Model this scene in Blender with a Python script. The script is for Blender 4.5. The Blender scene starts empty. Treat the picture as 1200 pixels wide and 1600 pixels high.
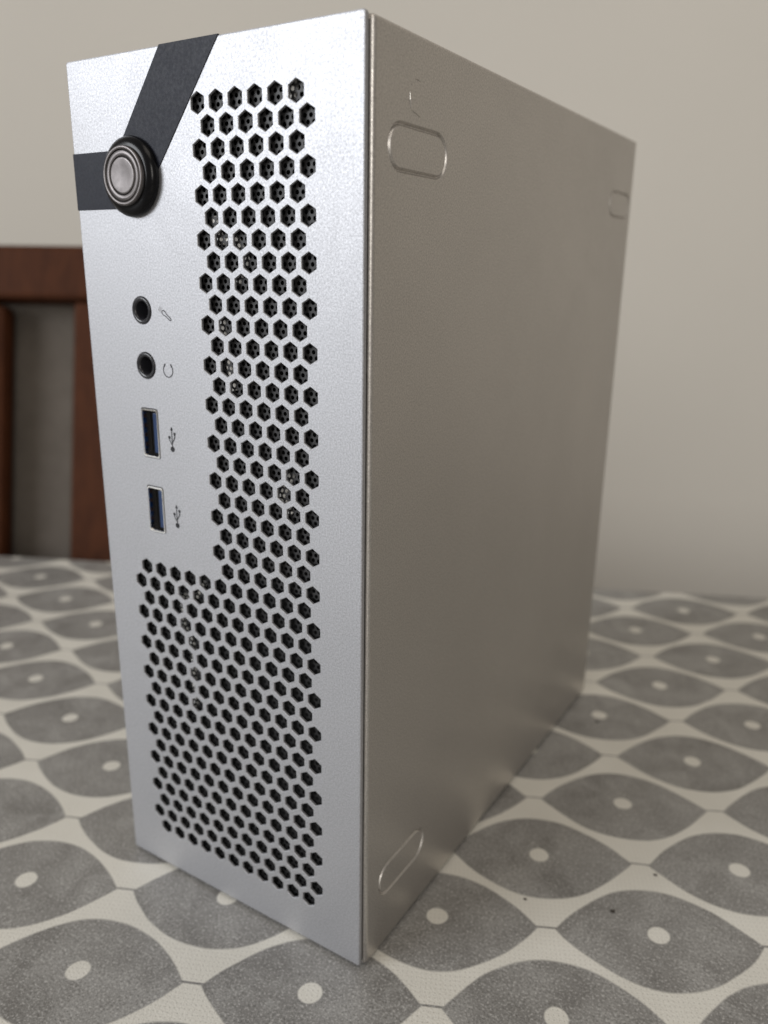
import bpy, bmesh, math, random
from mathutils import Vector, Matrix
from mathutils.geometry import delaunay_2d_cdt
random.seed(7)
C = bpy.context.scene.collection
scn = bpy.context.scene

# ------------------------------------------------------------------ camera
CAM = Vector((0.10382670, -0.15670945, 0.19854929))
R2 = Vector((0.8465, 0.5322, 0.0142)); FW = Vector((-0.506, 0.8125, -0.2895)); FW.normalize()
R2 = (R2 - FW * R2.dot(FW)).normalized(); U2 = R2.cross(FW)
cd = bpy.data.cameras.new("camera"); cam = bpy.data.objects.new("camera", cd); C.objects.link(cam)
m = Matrix.Identity(4)
for i in range(3):
    m[i][0] = R2[i]; m[i][1] = U2[i]; m[i][2] = -FW[i]; m[i][3] = CAM[i]
cam.matrix_world = m
cd.sensor_fit = 'VERTICAL'; cd.sensor_height = 24.0; cd.sensor_width = 18.0
cd.lens = 1254.3 / 1600 * 24.0
cd.clip_start = 0.005; cd.clip_end = 60
cd.dof.use_dof = True; cd.dof.focus_distance = 0.200; cd.dof.aperture_fstop = 6.6
cd.dof.aperture_blades = 0
scn.camera = cam

# ------------------------------------------------------------------ light
w = bpy.data.worlds.new("World"); scn.world = w; w.use_nodes = True
bg = w.node_tree.nodes["Background"]
bg.inputs[0].default_value = (1.0, 0.93, 0.84, 1); bg.inputs[1].default_value = 0.24
def area(name, loc, target, sx, sy, power, col, spread=180):
    l = bpy.data.lights.new(name, 'AREA'); l.shape = 'RECTANGLE'; l.size = sx; l.size_y = sy
    l.energy = power; l.color = col; l.spread = math.radians(spread)
    o = bpy.data.objects.new(name, l); C.objects.link(o); o.location = loc
    d = Vector(target) - Vector(loc); o.rotation_euler = d.to_track_quat('-Z', 'Y').to_euler()
    return o
area("window_light", (-1.75, -2.60, 1.25), (0.9, 0.3, 0.2), 1.7, 1.6, 34, (0.94, 0.965, 1.0), 110)
area("side_window_light", (1.25, -1.45, 0.62), (0, 0, 0.15), 0.28, 0.9, 9, (1.0, 0.96, 0.90))
area("overhead_fill", (0.7, -0.7, 2.2), (0.4, 0.5, 0.0), 1.2, 1.2, 9, (1.0, 0.92, 0.82))  # unseen overhead fill, added to balance the light across the wall
scn.view_settings.view_transform = 'Standard'; scn.view_settings.look = 'None'
scn.view_settings.exposure = 0; scn.view_settings.gamma = 1
scn.render.engine = 'CYCLES'
scn.cycles.max_bounces = 8

# ------------------------------------------------------------------ material helpers
class NT:
    def __init__(s, name):
        s.mat = bpy.data.materials.new(name); s.mat.use_nodes = True
        s.t = s.mat.node_tree; s.b = s.t.nodes["Principled BSDF"]; s.tc = s.t.nodes.new("ShaderNodeTexCoord")
    def set(s, **k):
        for n, v in k.items():
            n = n.replace('_', ' ')
            if isinstance(v, tuple) and len(v) == 3: v = (*v, 1)
            s.b.inputs[n].default_value = v
        return s
    def link(s, a, b): s.t.links.new(a, b)
    def put(s, sock, v):
        if hasattr(v, 'is_output'): s.link(v, sock)
        else: sock.default_value = v
    def m(s, op, a, b=None, c=None):
        n = s.t.nodes.new("ShaderNodeMath"); n.operation = op
        s.put(n.inputs[0], a)
        if b is not None: s.put(n.inputs[1], b)
        if c is not None: s.put(n.inputs[2], c)
        return n.outputs[0]
    def vm(s, op, a, b=None):
        n = s.t.nodes.new("ShaderNodeVectorMath"); n.operation = op
        s.put(n.inputs[0], a)
        if b is not None: s.put(n.inputs[1], b)
        return n.outputs['Value'] if op in ('DOT_PRODUCT', 'LENGTH') else n.outputs['Vector']
    def noise(s, scale, detail=3, rough=.5, vec=None, dist=0):
        n = s.t.nodes.new("ShaderNodeTexNoise"); n.inputs['Scale'].default_value = scale
        n.inputs['Detail'].default_value = detail; n.inputs['Roughness'].default_value = rough
        n.inputs['Distortion'].default_value = dist
        s.link(vec if vec is not None else s.tc.outputs['Object'], n.inputs['Vector'])
        return n
    def mapr(s, v, a, b, c=0., d=1., smooth=False):
        n = s.t.nodes.new("ShaderNodeMapRange"); n.clamp = True
        if smooth: n.interpolation_type = 'SMOOTHSTEP'
        s.put(n.inputs[0], v)
        for i, x in enumerate((a, b, c, d)): n.inputs[i + 1].default_value = x
        return n.outputs[0]
    def mix(s, f, a, b, blend='MIX'):
        n = s.t.nodes.new("ShaderNodeMix"); n.data_type = 'RGBA'; n.blend_type = blend
        s.put(n.inputs[0], f)
        for i, x in ((6, a), (7, b)):
            if isinstance(x, tuple): n.inputs[i].default_value = (*x, 1)
            else: s.link(x, n.inputs[i])
        return n.outputs[2]
    def bump(s, h, strength, dist, prev=None):
        n = s.t.nodes.new("ShaderNodeBump"); n.inputs['Strength'].default_value = strength
        n.inputs['Distance'].default_value = dist; s.link(h, n.inputs['Height'])
        if prev is not None: s.link(prev, n.inputs['Normal'])
        return n.outputs[0]
    def col(s, c): s.link(c, s.b.inputs['Base Color'])
    def nrm(s, c): s.link(c, s.b.inputs['Normal'])
    def rgh(s, c): s.link(c, s.b.inputs['Roughness'])

def paint(name, base, grain, metallic=.7, rough=.42, gscale=1100, flake=.12, ior=1.45, smudge=.02):
    n = NT(name).set(Metallic=metallic, Roughness=rough, IOR=ior)
    g = n.noise(gscale, 2, .6); g2 = n.noise(gscale * .45, 2, .5); f = n.noise(gscale * 1.5, 1, .5)
    v = n.mapr(f.outputs[0], .3, .7, 1 - flake, 1 + flake)
    lo = n.noise(14, 3, .5); v = n.m('MULTIPLY', v, n.mapr(lo.outputs[0], .3, .7, .965, 1.03))
    c = n.t.nodes.new("ShaderNodeCombineColor")
    for i in range(3): n.put(c.inputs[i], n.m('MULTIPLY', v, base[i]))
    n.col(c.outputs[0])
    b = n.bump(g2.outputs[0], grain * .35, .0002); b = n.bump(g.outputs[0], grain, .0002, b)
    sm = n.noise(45, 5, .65, dist=1.2); wv = n.noise(7, 1, .5)
    b = n.bump(wv.outputs[0], .10, .002, b)
    n.nrm(b); n.rgh(n.m('ADD', n.mapr(g.outputs[0], .3, .7, rough - .05, rough + .06), n.mapr(sm.outputs[0], .35, .7, -smudge, smudge)))
    return n.mat
M = {}
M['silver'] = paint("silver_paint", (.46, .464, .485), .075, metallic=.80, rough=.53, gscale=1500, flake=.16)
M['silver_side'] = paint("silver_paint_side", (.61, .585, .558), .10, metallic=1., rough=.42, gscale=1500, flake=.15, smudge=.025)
M['charcoal'] = paint("charcoal_film", (.014, .016, .025), .10, metallic=.0, rough=.5, ior=1.3, gscale=1300, flake=.15)
M['mesh'] = NT("grey_mesh").set(Base_Color=(.019, .0185, .0195), Roughness=.5).mat
M['mesh_shaded'] = NT("shaded_mesh").set(Base_Color=(.005, .005, .0055), Roughness=.6).mat  # same mesh, darkened in colour to imitate the unlit lower vent rows
M['inside'] = NT("black_inside").set(Base_Color=(.006, .006, .007), Roughness=.8).mat
M['gloss'] = NT("gloss_black").set(Base_Color=(.004, .004, .005), Roughness=.22, IOR=1.3).mat
M['rubber'] = NT("rubber").set(Base_Color=(.02, .02, .02), Roughness=.8).mat
M['jack'] = NT("jack_plastic").set(Base_Color=(.018, .018, .022), Roughness=.25).mat
M['print'] = NT("grey_print").set(Base_Color=(.015, .015, .019), Roughness=.6).mat
M['print_pale'] = NT("faded_grey_print").set(Base_Color=(.42, .42, .44), Roughness=.6).mat
M['blue'] = NT("blue_plastic").set(Base_Color=(.006, .028, .095), Roughness=.35).mat
M['gold'] = NT("contact_metal").set(Base_Color=(.30, .17, .12), Metallic=1., Roughness=.4).mat
M['shell'] = NT("bright_steel").set(Base_Color=(.80, .79, .77), Metallic=1., Roughness=.16).mat
M['scratch'] = NT("bare_metal").set(Base_Color=(.75, .73, .70), Metallic=1., Roughness=.25).mat
def brushed():
    n = NT("brushed_steel").set(Metallic=1., Roughness=.42, Base_Color=(.36, .34, .335))
    g = n.noise(420, 4, .6); n.rgh(n.mapr(g.outputs[0], .3, .7, .38, .48)); n.nrm(n.bump(g.outputs[0], .02, .0002))
    c = n.noise(260, 3, .6, dist=.6); n.col(n.mix(n.mapr(c.outputs[0], .4, .75), (.17, .157, .155), (.135, .125, .124)))
    return n.mat
M['steel'] = brushed()
def wood():
    n = NT("red_brown_wood").set(Roughness=.7, IOR=1.25)
    mp = n.t.nodes.new("ShaderNodeMapping"); mp.inputs['Scale'].default_value = (22, 22, 3); n.link(n.tc.outputs['Object'], mp.inputs[0])
    a = n.noise(6, 5, .6, mp.outputs[0], .6)
    n.col(n.mix(n.mapr(a.outputs[0], .3, .7), (.046, .0140, .005), (.076, .0240, .0085)))
    n.nrm(n.bump(a.outputs[0], .1, .001)); return n.mat
M['wood'] = wood()
def taupe():
    n = NT("taupe_sheet").set(Roughness=.9)
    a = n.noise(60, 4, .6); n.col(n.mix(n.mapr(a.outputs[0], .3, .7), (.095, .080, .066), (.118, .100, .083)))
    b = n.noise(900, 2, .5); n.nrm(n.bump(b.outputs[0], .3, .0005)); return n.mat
M['taupe'] = taupe()
def plaster(name, c):
    n = NT(name).set(Roughness=.85)
    a = n.noise(1.6, 4, .55); b = n.noise(160, 3, .6)
    n.col(n.mix(n.mapr(a.outputs[0], .3, .7), tuple(x * .96 for x in c), tuple(min(1, x * 1.03) for x in c)))
    n.nrm(n.bump(b.outputs[0], .12, .001)); return n.mat
M['wall'] = plaster("wall_paint", (.615, .58, .52))
M['floor'] = plaster("floor_boards", (.25, .2, .16))

LO = (0.0094, 0.0309, 0.); LB = (0.0623, 0.0299, 0.); LS = (-0.0291, 0.0587, 0.)
def cloth():
    n = NT("printed_cloth").set(Roughness=.36)
    P = n.tc.outputs['Object']
    wob = n.noise(38, 2, .5); wv = n.vm('SUBTRACT', wob.outputs['Color'], (.5, .5, .5))
    sc = n.t.nodes.new("ShaderNodeVectorMath"); sc.operation = 'SCALE'; n.link(wv, sc.inputs[0]); sc.inputs['Scale'].default_value = .0022
    P2 = n.vm('ADD', P, sc.outputs[0])
    rel = n.vm('SUBTRACT', P2, LO)
    b2 = LB[0] ** 2 + LB[1] ** 2; s2 = LS[0] ** 2 + LS[1] ** 2
    p = n.vm('DOT_PRODUCT', rel, tuple(x / b2 for x in LB)); q = n.vm('DOT_PRODUCT', rel, tuple(x / s2 for x in LS))
    lens = dot = None
    for off in (0., .5):
        pf = n.m('SUBTRACT', n.m('FRACT', n.m('ADD', p, .5 + off)), .5)
        qf = n.m('ADD', n.m('SUBTRACT', n.m('FRACT', n.m('ADD', q, .5 + off)), .5), .012)
        ap = n.m('ABSOLUTE', pf); aq = n.m('ABSOLUTE', qf)
        h = n.m('MULTIPLY', n.m('SUBTRACT', 1., n.m('POWER', n.m('DIVIDE', ap, .460), 2.05)), .308)
        L = n.mapr(n.m('SUBTRACT', h, aq), -.006, .006)
        aq0 = n.m('ABSOLUTE', n.m('SUBTRACT', qf, .006))
        bar = n.m('MULTIPLY', n.mapr(ap, .44, .445), n.mapr(aq0, .0075, .0045))
        L = n.m('MAXIMUM', L, bar)
        qd = n.m('SUBTRACT', qf, .012)
        r = n.m('SQRT', n.m('ADD', n.m('POWER', n.m('MULTIPLY', pf, .069), 2.), n.m('POWER', n.m('MULTIPLY', qd, .0656), 2.)))
        D = n.mapr(r, .0037, .0032)
        lens = L if lens is None else n.m('MAXIMUM', lens, L); dot = D if dot is None else n.m('MAXIMUM', dot, D)
    mask = n.m('MULTIPLY', lens, n.m('SUBTRACT', 1., dot))
    mot = n.noise(55, 5, .62, dist=.8); wis = n.noise(130, 4, .6, dist=1.5)
    g = n.mix(n.mapr(mot.outputs[0], .32, .68), (.185, .178, .168), (.315, .308, .295))
    g = n.mix(n.mapr(wis.outputs[0], .58, .80, 0, .6), g, (.42, .415, .40))
    crm = n.noise(40, 3, .5); c = n.mix(n.mapr(crm.outputs[0], .3, .7), (.66, .64, .58), (.72, .70, .64))
    fk = n.noise(1250, 2, .7)
    g = n.mix(n.mapr(fk.outputs[0], .55, .68, 0, .6), g, (.62, .61, .585))
    g = n.mix(n.mapr(fk.outputs[0], .45, .34, 0, .65), g, (.10, .097, .09))
    a1 = n.m('SUBTRACT', n.m('FRACT', n.m('MULTIPLY', p, 48.)), .5); a2 = n.m('SUBTRACT', n.m('FRACT', n.m('MULTIPLY', q, 40.)), .5)
    pin = n.mapr(n.m('ADD', n.m('MULTIPLY', a1, a1), n.m('MULTIPLY', a2, a2)), .030, .010, 0, .32)
    c = n.mix(pin, c, (.22, .20, .17))
    n.col(n.mix(mask, c, g))
    # fine embossed weave + small glints
    mp = n.t.nodes.new("ShaderNodeMapping"); mp.inputs['Rotation'].default_value = (0, 0, -.447); n.link(P, mp.inputs[0])
    vo = n.t.nodes.new("ShaderNodeTexVoronoi"); vo.inputs['Scale'].default_value = 1500; n.link(mp.outputs[0], vo.inputs['Vector'])
    fi = n.noise(1500, 2, .6, mp.outputs[0])
    b = n.bump(vo.outputs[0], .22, .0003); b = n.bump(fi.outputs[0], .24, .0003, b)
    und = n.noise(9, 2, .5); b = n.bump(und.outputs[0], .25, .004, b)
    n.nrm(b); n.rgh(n.mapr(fi.outputs[0], .3, .7, .26, .5))
    return n.mat
M['cloth'] = cloth()

# ------------------------------------------------------------------ mesh helpers
class MB:
    def __init__(s): s.v = []; s.f = []; s.sm = []
    def add(s, vs, fs, smooth=False):
        o = len(s.v); s.v += [tuple(x) for x in vs]; s.f += [tuple(i + o for i in f) for f in fs]; s.sm += [smooth] * len(fs)
    def box(s, a, b, bev=0.):
        bm = bmesh.new(); bmesh.ops.create_cube(bm, size=1)
        for v in bm.verts: v.co = Vector([(a[i] + b[i]) / 2 + v.co[i] * (b[i] - a[i]) for i in range(3)])
        if bev: bmesh.ops.bevel(bm, geom=bm.edges[:], offset=bev, segments=2, affect='EDGES', profile=.5)
        s.bm(bm)
    def bm(s, bm, smooth=False):
        bm.verts.index_update(); s.add([v.co[:] for v in bm.verts], [[v.index for v in f.verts] for f in bm.faces], smooth); bm.free()
    def rings(s, loops, smooth=True, cap0=False, cap1=False):
        n = len(loops[0]); vs = [p for L in loops for p in L]; fs = []
        for k in range(len(loops) - 1):
            for i in range(n):
                j = (i + 1) % n; fs.append((k * n + i, k * n + j, (k + 1) * n + j, (k + 1) * n + i))
        s.add(vs, fs, smooth)
        if cap0: s.add(loops[0], [tuple(range(n))[::-1]])
        if cap1: s.add(loops[-1], [tuple(range(n))])
    def build(s, name, mat, parent=None, xf=None):
        me = bpy.data.meshes.new(name); vs = [xf @ Vector(v) for v in s.v] if xf else s.v
        me.from_pydata(vs, [], s.f); me.polygons.foreach_set('use_smooth', s.sm)
        me.materials.append(mat)
        bm = bmesh.new(); bm.from_mesh(me); bmesh.ops.recalc_face_normals(bm, faces=bm.faces[:]) if getattr(s, 'fix', True) else None
        bm.to_mesh(me); bm.free(); me.update()
        o = bpy.data.objects.new(name, me); C.objects.link(o)
        if parent: o.parent = parent
        return o
def tag(o, label, cat=None, group=None):
    o['label'] = label
    if cat: o['category'] = cat
    if group: o['group'] = group
    return o
def empty(name, loc=(0, 0, 0), rz=0., parent=None):
    o = bpy.data.objects.new(name, None); C.objects.link(o); o.location = loc; o.rotation_euler = (0, 0, rz)
    o.empty_display_size = .02
    if parent: o.parent = parent
    return o
def circ(cx, cz, r, n=48, ph=0.): return [(cx + r * math.cos(ph + 2 * math.pi * i / n), cz + r * math.sin(ph + 2 * math.pi * i / n)) for i in range(n)]
def rrect(x0, z0, x1, z1, r, k=5):
    out = []
    for cx, cz, a in ((x1 - r, z1 - r, 0), (x0 + r, z1 - r, 90), (x0 + r, z0 + r, 180), (x1 - r, z0 + r, 270)):
        for i in range(k + 1):
            t = math.radians(a + 90 * i / k); out.append((cx + r * math.cos(t), cz + r * math.sin(t)))
    return out
def offset(loop, d):
    # loops are counter-clockwise: positive d grows the loop
    n = len(loop); out = []
    for i in range(n):
        p = Vector(loop[i]); a = Vector(loop[i - 1]); b = Vector(loop[(i + 1) % n])
        e1 = (p - a).normalized(); e2 = (b - p).normalized()
        n1 = Vector((e1.y, -e1.x)); n2 = Vector((e2.y, -e2.x)); nn = n1 + n2
        out.append(tuple(p + nn * (d / max(.2, (1 + n1.dot(n2))))))
    return out
def inside(pt, poly):
    x, y = pt; c = False; j = len(poly) - 1
    for i in range(len(poly)):
        xi, yi = poly[i]; xj, yj = poly[j]
        if (yi > y) != (yj > y) and x < (xj - xi) * (y - yi) / (yj - yi) + xi: c = not c
        j = i
    return c
def sheet(outer, holes, size):
    """triangulate outer minus holes -> verts2d, tris (holes small: bucketed by nearest centre)"""
    pts = []; edges = []
    for L in [outer] + holes:
        o = len(pts); n = len(L); pts += [Vector(p) for p in L]; edges += [(o + i, o + (i + 1) % n) for i in range(n)]
    r = delaunay_2d_cdt(pts, edges, [], 1, 1e-7)
    V = r[0]; cs = [(sum(p[0] for p in L) / len(L), sum(p[1] for p in L) / len(L), L, max(math.dist(p, (sum(q[0] for q in L) / len(L), sum(q[1] for q in L) / len(L))) for p in L)) for L in holes]
    fs = []
    for f in r[2]:
        c = (sum(V[i].x for i in f) / len(f), sum(V[i].y for i in f) / len(f))
        if any(abs(c[0] - a) < R and abs(c[1] - b) < R and inside(c, L) for a, b, L, R in cs): continue
        if not inside(c, outer): continue
        fs.append(tuple(f))
    return [(v.x, v.y) for v in V], fs

# ------------------------------------------------------------------ setting: wall, floor, table
EB = Vector((.9016, .4327, 0)); ES = Vector((-.4327, .9016, 0)); AZ = math.atan2(.4327, .9016)
def uv(u, v, z): return EB * u + ES * v + Vector((0, 0, z))
RT = Matrix.Rotation(AZ, 4, 'Z')
def setting(name, a, b, mat):
    q = MB(); q.box(a, b); o = q.build(name, mat, xf=RT); o['kind'] = 'structure'; return o
setting("wall", (-3.5, .66, -.75), (3.5, .80, 1.9), M['wall'])
setting("floor", (-3.5, -3.0, -.80), (3.5, .66, -.75), M['floor'])

TE = .319
tb = empty("dining_table", uv(0, 0, -.75), AZ)
tag(tb, "dining table hidden under the grey and cream printed tablecloth", "table")
q = MB(); q.box((-.8, -.56, .712), (.8, TE - .003, .7485), .003); q.build("table_top", M['wood'], tb)
for sx in (-.74, .68):
    for sy in (-.52, TE - .08):
        q = MB(); q.box((sx, sy, 0), (sx + .06, sy + .06, .711), .003); q.build("leg", M['wood'], tb)
# tablecloth: top sheet, rolled edge and hanging hem (a single draped sheet)
q = MB(); x0, x1, y0, y1 = -.803, .803, -.563, TE; r = .004
loops = []
for k in range(6):
    t = math.pi / 2 * k / 5; d = -r + r * math.sin(t); z = -r + r * math.cos(t)
    loops.append([(x, y, z) for x, y in rrect(x0 - d, y0 - d, x1 + d, y1 + d, .02, 6)] if False else [(x, y, z) for x, y in rrect(x0 - d * 0 + (-d if 0 else -d) , y0 - d, x1 + d, y1 + d, .02, 6)])
for zz in (-.06, -.14, -.22):
    n_ = len(loops[0]); loops.append([(x + .004 * math.sin(i * 2.1), y + .004 * math.sin(i * 1.7), zz) for i, (x, y, _) in enumerate(loops[5])])
q.rings(loops, True); q.add(loops[0], [tuple(range(len(loops[0])))])
cl = q.build("tablecloth", M['cloth'], xf=RT)
tag(cl, "cream tablecloth printed with rows of grey leaf-shaped lenses with dots", "tablecloth")

# chair behind the table, its back towards us
ch = empty("wooden_chair", uv(-.435, .40, -.75), AZ)
tag(ch, "reddish brown wooden chair behind the far edge of the table", "chair")
Z = .75; TILT = Matrix.Translation((0, 0, Z + .174)) @ Matrix.Rotation(math.radians(-13.5), 4, 'X') @ Matrix.Translation((0, 0, -Z - .174))
q = MB(); q.box((-.20, -.005, Z + .173), (.205, .022, Z + .2125), .004); q.build("top_rail", M['wood'], ch, TILT)
for a, b in ((-.20, -.165), (.162, .205)):
    q = MB(); q.box((a, 0, Z - .14), (b, .020, Z + .1725), .003); q.build("stile", M['wood'], ch, TILT)
    q = MB(); q.box((a, -.075, 0), (b, -.045, Z - .13), .003); q.build("leg", M['wood'], ch)
for a, b in ((-.105, -.05), (.030, .107)):
    q = MB(); q.box((a, .001, Z - .13), (b, .019, Z + .1700), .006); q.build("back_slat", M['wood'], ch, TILT)
q = MB(); q.box((-.164, .0235, Z - .13), (.154, .040, Z + .205), .004); q.build("gap_panel", M['taupe'], ch, TILT)  # taupe sheet standing in for the unidentified dark gap between the slats
q = MB(); q.box((-.20, -.45, .42), (.205, -.076, .46), .008); q.build("seat", M['wood'], ch)
for a in (-.195, .150):
    q = MB(); q.box((a, -.44, 0), (a + .03, -.41, .419), .003); q.build("leg", M['wood'], ch)

# specks of dirt lying on the cloth
q = MB(); rs = random.Random(3)
for x, y, r in ((.0562, .0637, .0011), (.0637, .0879, .0007), (.0303, .0530, .0006), (.0158, .1740, .0010)):
    top = (x + r * .2, y, r * .5); ring = [(x + r * math.cos(a) * rs.uniform(.6, 1.2), y + r * math.sin(a) * rs.uniform(.5, 1.1), .0002) for a in [2 * math.pi * k / 7 for k in range(7)]]
    q.add(ring + [top], [(k, (k + 1) % 7, 7) for k in range(7)])
M['dirt'] = NT("dirt").set(Base_Color=(.04, .033, .026), Roughness=.9).mat
cr = q.build("crumbs", M['dirt']); cr['kind'] = 'stuff'; cr['label'] = "dark specks of dirt scattered on the printed tablecloth"; cr['category'] = "crumbs"

# ------------------------------------------------------------------ the computer case
W, H, D = .0956, .2500, .1980
case = empty("computer_case", (0, 0, 0)); tag(case, "slim upright silver computer case with hexagonal front vents, standing on the printed tablecloth", "computer case")
PX, PR, X0, Z0 = .00602, .005232, -.07868, .23629
centres = []
for rw in range(1, 44):
    z = Z0 - (rw - 1) * PR
    if rw % 2: ks = range(5 if rw < 25 else 0, 11); off = 0
    else: ks = range(5 if rw < 25 else -1, 11); off = .5
    for k in ks: centres.append((X0 + (k + off) * PX, z))
HEXR = .00250
def hexa(c, R): return [(c[0] + R * math.cos(math.radians(90 + 60 * i)), c[1] + R * math.sin(math.radians(90 + 60 * i))) for i in range(6)]
inner = [hexa(c, HEXR) for c in centres]
JACKS = [(-.0730, .1868), (-.0728, .1718)]
USBS = [(-.0762, .1453, -.0695, .1598), (-.0761, .1226, -.0694, .1369)]
inner += [circ(x, z, .0037, 32) for x, z in JACKS]
inner += [rrect(a, b, c, d, .0008, 4) for a, b, c, d in USBS]
TH = .0007; CH = .00014; ZB = .0014
front_full = rrect(-W, ZB, 0, H, .0008, 4)
def pt(p, y): return (p[0], y, p[1])
front_loops = [(offset(front_full, -.00035), 0.), (offset(front_full, -.0001), .0001), (front_full, .00035)]
outer_in = front_loops[0][0]
chamf = [offset(L, CH) for L in inner]
V2, F2 = sheet(outer_in, chamf, None)
q = MB(); q.fix = False
nv = len(V2)
def face_ccw(vs, fs, want):   # orient triangles: want = sign of normal along y
    out = []
    for f in fs:
        a, b, c = vs[f[0]], vs[f[1]], vs[f[2]]
        s = (b[0] - a[0]) * (c[1] - a[1]) - (b[1] - a[1]) * (c[0] - a[0])   # + means ccw in x,z -> normal -y
        out.append(f if (s > 0) == (want < 0) else f[::-1])
    return out
q.add([pt(p, 0) for p in V2], face_ccw(V2, F2, -1))
for L, Lo in zip(inner, chamf):
    n = len(L)
    vs = [pt(p, 0) for p in Lo] + [pt(p, CH) for p in L] + [pt(p, TH) for p in L]
    fs = []
    for k in range(2):
        for i in range(n):
            j = (i + 1) % n; fs.append((k * n + j, k * n + i, (k + 1) * n + i, (k + 1) * n + j))
    q.add(vs, fs)
n = len(front_full); vs = []
for L, y in front_loops + [(front_full, .0011)]: vs += [pt(p, y) for p in L]
fs = []
for k in range(3):
    for i in range(n):
        j = (i + 1) % n; fs.append((k * n + i, k * n + j, (k + 1) * n + j, (k + 1) * n + i))
q.add(vs, fs)
V3, F3 = sheet(front_full, inner, None)
q.add([pt(p, TH) for p in V3], face_ccw(V3, F3, 1))
fp = q.build("front_panel", M['silver'], case)

# perforated dust filter behind the hexagons
def filt(name, x0, x1, z0, z1, y):
    q = MB(); p = .00168; pr = p * math.sqrt(3) / 2; R = .00056; nS = 6
    rows = int((z1 - z0) / pr); cols = int((x1 - x0) / p)
    for rI in range(rows):
        for cI in range(cols):
            cx = x0 + (cI + .5 * (rI % 2)) * p; cz = z0 + rI * pr
            o = [(cx + p / math.sqrt(3) * math.cos(math.radians(90 + 30 * i)) * (1 if i % 2 == 0 else .866), cz + p / math.sqrt(3) * math.sin(math.radians(90 + 30 * i)) * (1 if i % 2 == 0 else .866)) for i in range(12)]
            c = circ(cx, cz, R, 12, math.pi / 2)
            q.add([pt(a, y) for a in o] + [pt(a, y) for a in c], [(i, (i + 1) % 12, 12 + (i + 1) % 12, 12 + i) for i in range(12)])
    return q
FY = .0016
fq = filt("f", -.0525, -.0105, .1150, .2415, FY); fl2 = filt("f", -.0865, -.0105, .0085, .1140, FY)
fq.fix = fl2.fix = False
df = fq.build("dust_filter", M['mesh'], case); df['kind'] = 'stuff'
df = fl2.build("dust_filter", M['mesh_shaded'], case); df['kind'] = 'stuff'

# pale wires added just behind the filter, standing in for bright glints
def wire(pts, r, name):
    q = MB(); loops = []
    P = [Vector((x, FY + .0003 + r, z)) for x, z in pts]; dense = []
    for i in range(len(P) - 1):
        for k in range(4): dense.append(P[i].lerp(P[i + 1], k / 4))
    dense.append(P[-1])
    for i, p in enumerate(dense):
        t = (dense[min(i + 1, len(dense) - 1)] - dense[max(i - 1, 0)]).normalized(); e = Vector((0, 1, 0)); f = t.cross(e).normalized()
        loops.append([tuple(p + e * (r * math.cos(a)) + f * (r * math.sin(a))) for a in [2 * math.pi * j / 10 for j in range(10)]])
    q.rings(loops, True, True, True); q.build(name, M['glint'], case)
M['glint'] = NT("glint_white").set(Base_Color=(.9, .9, .88), Roughness=.35).mat
wire([(-.0208, .2392), (-.0221, .2352)], .0011, "glint_wire")
wire([(-.0472, .2105), (-.0452, .2046), (-.0399, .2050), (-.0370, .2005), (-.0400, .1950)], .0010, "glint_wire")
wire([(-.0460, .1860), (-.0447, .1760), (-.0426, .1672)], .0009, "glint_wire")
wire([(-.0240, .1468), (-.0274, .1405), (-.0241, .1362)], .0010, "glint_wire")
wire([(-.0575, .1092), (-.0608, .1040), (-.0668, .1030), (-.0672, .0931), (-.0638, .0878), (-.0638, .0773), (-.0642, .0660)], .0009, "glint_wire")

XS = .0009; YF = .0018; BR = .0012; SB = .0015; ST = H - .0004
# dark chassis inside (open box behind the front)
q = MB()
xi0, xi1, zi0, zi1, yi = -W + .0025, -.0022, .003, H - .003, .0012
for a, b in (((xi0, .0014, zi0), (xi0 + .001, .19, zi1)), ((xi1 - .001, .0014, zi0), (xi1, .19, zi1)), ((xi0 + .001, .0014, zi0), (xi1 - .001, .19, zi0 + .001)),
             ((xi0 + .001, .0014, zi1 - .001), (xi1 - .001, .19, zi1)), ((xi0 + .001, .030, zi0 + .001), (xi1 - .001, .031, zi1 - .001))): q.box(a, b)
q.build("chassis", M['inside'], case)
# silver lip bridging the seam along the top
q = MB(); q.box((-W + .002, TH + .0003, ST - .0012), (-.0003, YF + .0030, ST - .0002)); q.build("top_lip", M['silver_side'], case)
# rear panel
q = MB(); q.box((-W + .001, D - .0012, .003), (-.0015, D - .0002, H - .001)); q.build("rear_panel", M['silver_side'], case)

# side sheet with a rolled front edge and stamped slots
def stadium(y0, y1, zc, r, d, k=14):
    r2 = r + d; out = []
    for cy, a in ((y1 - r, -90), (y0 + r, 90)):
        for i in range(k + 1):
            t = math.radians(a + 180 * i / k); out.append((cy + r2 * math.cos(t), zc + r2 * math.sin(t)))
    return out
SLOTS = [(.0085, .0355, .2252, .0049), (.1706, .1956, .2243, .0045), (.0090, .0350, .0240, .0050)]
GW = .00066
outer = [(YF + BR, SB), (D, SB), (D, ST - .001), (YF + BR, ST - .001)]
VS, FS = sheet(outer, [stadium(*s, GW) for s in SLOTS], None)
q = MB(); q.fix = False
def pxs(p, dx=0.): return (XS + dx, p[0], p[1])
tri = []
for f in FS:
    a, b, c = VS[f[0]], VS[f[1]], VS[f[2]]
    s = (b[0] - a[0]) * (c[1] - a[1]) - (b[1] - a[1]) * (c[0] - a[0]); tri.append(f if s > 0 else f[::-1])
q.add([pxs(p) for p in VS], tri)
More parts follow.
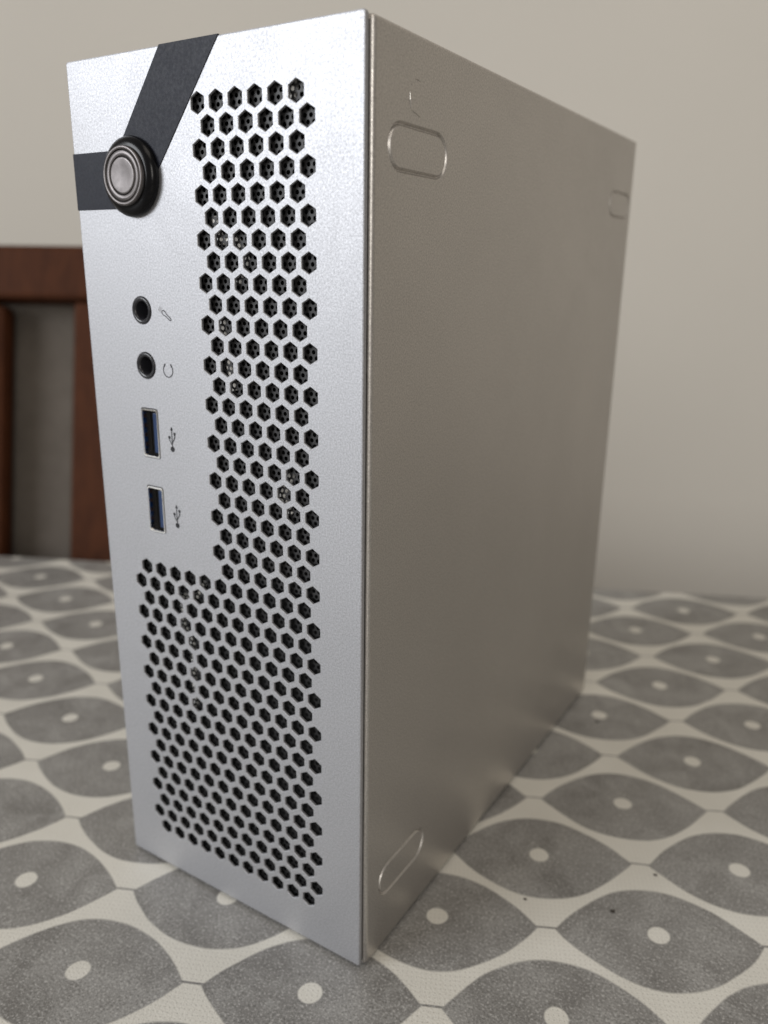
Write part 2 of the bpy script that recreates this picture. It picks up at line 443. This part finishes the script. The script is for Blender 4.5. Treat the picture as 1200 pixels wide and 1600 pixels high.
def bend(z0, z1, n=10):
    vs = []; fs = []
    for i in range(n + 1):
        t = math.pi / 2 * i / n; x = XS - BR + BR * math.cos(t); y = YF + BR - BR * math.sin(t)
        vs += [(x, y, z0), (x, y, z1)]
    vs += [(XS - BR - .0012, YF, z0), (XS - BR - .0012, YF, z1)]
    for i in range(n + 1): fs.append((2 * i, 2 * i + 1, 2 * i + 3, 2 * i + 2))
    return vs, [f for f in fs]
bv, bf = bend(SB, ST - .001); q.add(bv, [f[::-1] if False else f for f in bf], True)
vs = []; fs = []; ns, nm = 10, 6
for i in range(ns + 1):
    t = math.pi / 2 * i / ns
    for k in range(nm + 1):
        a = math.pi / 2 * k / nm; rr = BR - .001 * (1 - math.cos(a))
        vs.append((XS - BR + rr * math.cos(t), YF + BR - rr * math.sin(t), ST - .001 + .001 * math.sin(a)))
for i in range(ns):
    for k in range(nm): fs.append((i * 7 + k, (i + 1) * 7 + k, (i + 1) * 7 + k + 1, i * 7 + k + 1))
q.add(vs, fs, True)
q.add([(XS - .001, YF + .001, ST), (XS - .001, YF + BR, ST), (-W - XS, YF + BR, ST), (-W - XS, YF + .001, ST)], [(0, 1, 2, 3)])
# top roll and top sheet, back return, lower return
n = 6; vs = []; fs = []
for i in range(n + 1):
    t = math.pi / 2 * i / n; vs += [(XS - .001 + .001 * math.cos(t), YF + BR, ST - .001 + .001 * math.sin(t)), (XS - .001 + .001 * math.cos(t), D, ST - .001 + .001 * math.sin(t))]
vs += [(-W - XS, YF + .0008, ST), (-W - XS, D, ST), (-W - XS, YF + .0008, SB), (-W - XS, D, SB)]
for i in range(n + 2): fs.append((2 * i, 2 * i + 1, 2 * i + 3, 2 * i + 2)[::-1])
q.add(vs, fs, False)
q.add([(XS, D, SB), (XS, D, ST - .001), (XS - .001, D, ST - .001), (XS - .001, D, SB)], [(0, 3, 2, 1)])
q.add([(XS, YF + BR, SB), (XS, D, SB), (XS - .010, D, SB), (XS - .010, YF + BR, SB)], [(0, 3, 2, 1)])
sp = q.build("side_cover", M['silver_side'], case)
for s in SLOTS:
    q = MB(); q.fix = False; loops = []
    for k in range(9):
        t = k / 8; d = GW * (1 - 2 * t); dep = -.0008 * .5 * (1 - math.cos(2 * math.pi * t)); loops.append([pxs(p, dep) for p in stadium(*s, d)])
    q.rings(loops[::-1], True)
    q.f = [f[::-1] for f in q.f]
    q.add(loops[-1], [tuple(range(len(loops[-1])))])
    q.build("stamped_slot", M['silver_side'], sp)
# scratch above the first slot
def strip(pts, wid, y_or_x, side=False, closed=False):
    """flat ribbon along 2-D points"""
    out = []; nn = len(pts)
    for i in range(nn):
        a = Vector(pts[max(i - 1, 0)] if not closed else pts[i - 1]); b = Vector(pts[min(i + 1, nn - 1)] if not closed else pts[(i + 1) % nn])
        d = (b - a).normalized(); nrm = Vector((d.y, -d.x)); ww = wid[i] if isinstance(wid, (list, tuple)) else wid
        p = Vector(pts[i]); out += [p + nrm * ww / 2, p - nrm * ww / 2]
    mk = (lambda p: (y_or_x, p[0], p[1])) if side else (lambda p: (p[0], y_or_x, p[1]))
    L = nn if closed else nn - 1
    return [mk(p) for p in out], [(2 * i, 2 * i + 1, (2 * i + 3) % (2 * nn), (2 * i + 2) % (2 * nn)) for i in range(L)]
q = MB()
for pts in ([(.0192, .2402), (.0205, .24025), (.0216, .2399)], [(.0178, .2389), (.0180, .2384)], [(.0170, .2371), (.0172, .2356), (.0176, .2338)], [(.0179, .2336), (.0199, .23315), (.0221, .2326)]):
    nn = len(pts); vs = []; fs = []
    for i in range(nn):
        d = (Vector(pts[min(i + 1, nn - 1)]) - Vector(pts[max(i - 1, 0)])).normalized(); nr = Vector((d.y, -d.x)); p = Vector(pts[i])
        wd = .00017 if 0 < i < nn - 1 else .00007
        vs += [pxs(p + nr * wd, .00001), pxs(p, .00001 + wd * 1.15), pxs(p - nr * wd, .00001)]
    for i in range(nn - 1):
        for k in range(2): fs.append((3 * i + k, 3 * i + k + 1, 3 * i + k + 4, 3 * i + k + 3))
    q.add(vs, fs)
q.build("scratch", M['scratch'], sp)
# rubber feet
for x in (-.085, -.012):
    for y in (.018, .180):
        q = MB(); q.rings([[(x + a * 1, y + b, z) for a, b in circ(0, 0, r, 20)] for r, z in ((.0055, .0003), (.006, .0012), (.006, .0029))], False, True, True); q.build("rubber_foot", M['rubber'], case)

# charcoal inlay: slanted band from the top edge meeting a level band from the left edge
def prism(loop, y0, y1):
    q = MB(); n = len(loop); q.add([pt(p, y1) for p in loop] + [pt(p, y0) for p in loop], [tuple(range(n)), tuple(range(2 * n - 1, n - 1, -1))] + [(i, (i + 1) % n, n + (i + 1) % n, n + i) for i in range(n)])
    return q
stripe = [(-.0408, H + .00012), (-.0602, H + .00012), (-.0776, .2274), (-W - .00004, .2274), (-W - .00004, .2130), (-.0704, .2130)]
q = prism(stripe, .0004, -.00022); q.build("charcoal_stripe", M['charcoal'], case)

# power button
BX, BZ = -.0725, .2207
pb = empty("power_button", (BX, 0, BZ), 0, case)
def lathe(prof, n=64, cap=True, smooth=True):
    q = MB(); q.rings([[(r * math.cos(2 * math.pi * i / n), y, r * math.sin(2 * math.pi * i / n)) for i in range(n)] for r, y in prof], smooth, False, cap); return q
lathe([(.0097, -.0002), (.0099, -.0006), (.0099, -.0010), (.0096, -.0017), (.0090, -.0023), (.0082, -.00275), (.0075, -.0029), (.0070, -.0029)], cap=True).build("black_collar", M['gloss'], pb)
lathe([(.0073, -.0027), (.0073, -.0036), (.0072, -.0038), (.0070, -.0039), (.00640, -.0039), (.00635, -.0037)], cap=False).build("outer_ring", M['steel'], pb)
lathe([(.00652, -.0035), (.0010, -.0035)], cap=True).build("ring_recess", M['inside'], pb)
lathe([(.00612, -.0034), (.00612, -.0037), (.00602, -.00382), (.00484, -.00382), (.00474, -.0037), (.00474, -.0034)], cap=False).build("middle_ring", M['steel'], pb)
lathe([(.00452, -.0034), (.00452, -.0037), (.00436, -.00384), (.0040, -.00386), (.0026, -.00376), (.0012, -.00371), (.0003, -.0037)], cap=True).build("button_cap", M['steel'], pb)

# audio jacks
for k, (x, z) in enumerate(JACKS):
    j = empty("audio_jack", (x, 0, z), 0, case)
    lathe([(.00362, .0009), (.00362, -.0001), (.0034, -.00035), (.0029, -.0003), (.00255, -.0001), (.00235, .0002), (.0023, .006)], 48, False).build("socket_rim", M['jack'], j)
    lathe([(.0026, .0058), (.0005, .0058)], 32).build("socket_floor", M['inside'], j)
    j['label'] = ("upper audio jack beside the microphone symbol", "lower audio jack beside the headphone symbol")[k]

# USB ports
for k, (a, b, c, d) in enumerate(USBS):
    u = empty("usb_port", ((a + c) / 2, 0, (b + d) / 2), 0, case); u['label'] = ("upper blue USB port", "lower blue USB port")[k]
    hx, hz = (c - a) / 2 - .00018, (d - b) / 2 - .00018
    lo = rrect(-hx, -hz, hx, hz, .0008, 4); li = rrect(-hx + .00036, -hz + .00068, hx - .00036, hz - .00068, .0005, 4); lm = offset(lo, -.0001); ln = rrect(-hx + .00028, -hz + .00050, hx - .00028, hz - .00050, .0006, 4)
    q = MB(); q.fix = True
    q.rings([[pt(p, .0014) for p in lo], [pt(p, .00005) for p in lo], [pt(p, -.00015) for p in lm], [pt(p, -.00015) for p in ln], [pt(p, .0002) for p in li], [pt(p, .0090) for p in li]], False); q.build("metal_shell", M['shell'], u)
    q = MB(); q.add([pt(p, .0089) for p in li], [tuple(range(len(li)))]); q.build("port_floor", M['inside'], u)
    q = MB(); q.box((.0002, .0009, -hz + .0013), (.0023, .0088, hz - .0013), .0002); q.build("blue_tongue", M['blue'], u)
    for i in range(4):
        zc = (-.0042, -.0014, .0014, .0042)[i]
        q = MB(); q.box((-.0005, .0016, zc - .0005), (.00017, .0080, zc + .0005), .0001); q.build("contact", M['gold'], u)
    q = MB(); q.box((-hx + .00055, .0030, -hz + .0007), (-.0008, .0088, hz - .0007)); q.build("port_shadow_block", M['inside'], u)

# printed symbols (flat ink on the panel)
PY = -.00006
def disc(q, x, z, r, n=20): L = circ(x, z, r, n); q.add([pt(p, PY) for p in L], [tuple(range(n))])
def poly(q, L): q.add([pt(p, PY) for p in L], [tuple(range(len(L)))])
def usbsym(x, zb, zt):
    q = MB(); h = zt - zb
    disc(q, x, zb + .0007, .0008)
    q.add(*strip([(x, zb + .001), (x, zt - .001)], .00030, PY))
    poly(q, [(x - .00055, zt - .0011), (x + .00055, zt - .0011), (x, zt)])
    q.add(*strip([(x, zb + .0019), (x - .0006, zb + .0027), (x - .0010, zb + .0033), (x - .0010, zb + .0038)], .00030, PY - .00001)); disc(q, x - .0010, zb + .0040, .00048)
    q.add(*strip([(x, zb + .0025), (x + .0008, zb + .0035), (x + .0011, zb + .0042), (x + .0011, zb + .0050)], .00030, PY - .00002)); poly(q, [(x + .0007, zb + .0048), (x + .0015, zb + .0048), (x + .0015, zb + .0056), (x + .0007, zb + .0056)])
    return q
usbsym(-.06435, .1483, .1555).build("usb_symbol", M['print'], case)
usbsym(-.06430, .1257, .1327).build("usb_symbol", M['print'], case)
q = MB()
A = Vector((-.0651, .1869)); B = Vector((-.0619, .1846)); dd = (B - A).normalized(); nn = Vector((-dd.y, dd.x))
L = []
for t, wd in ((0, .0002), (.0002, .00045), (.0007, .00055), (.0013, .0005), (.0016, .00033), (.0036, .00030), (.0039, .0002)): L.append((t, wd))
out = [A + dd * t + nn * wd for t, wd in L] + [A + dd * t - nn * wd for t, wd in reversed(L)]
q.add(*strip([tuple(p) for p in out], .00023, PY, closed=True)); q.build("microphone_symbol", M['print'], case)
q = MB()
for i in range(3):
    c = A - dd * (.0004 + .0004 * i); q.add(*strip([tuple(c + nn * .0007), tuple(c - dd * .00015), tuple(c - nn * .0007)], .00012, PY))
q.build("microphone_wave", M['print_pale'], case)
q = MB(); cx, cz, rr = -.0642, .1711, .00185
arc = [(cx + rr * .97 * math.sin(math.radians(a)), cz - rr * math.cos(math.radians(a))) for a in range(-145, 146, 10)]
q.add(*strip(arc, .00027, PY))
for sgn in (-1, 1): q.add(*strip([(cx + sgn * rr * .55, cz + rr * .95), (cx + sgn * rr * .80, cz + rr * .52)], .00042, PY - .00001))
q.build("headphone_symbol", M['print'], case)
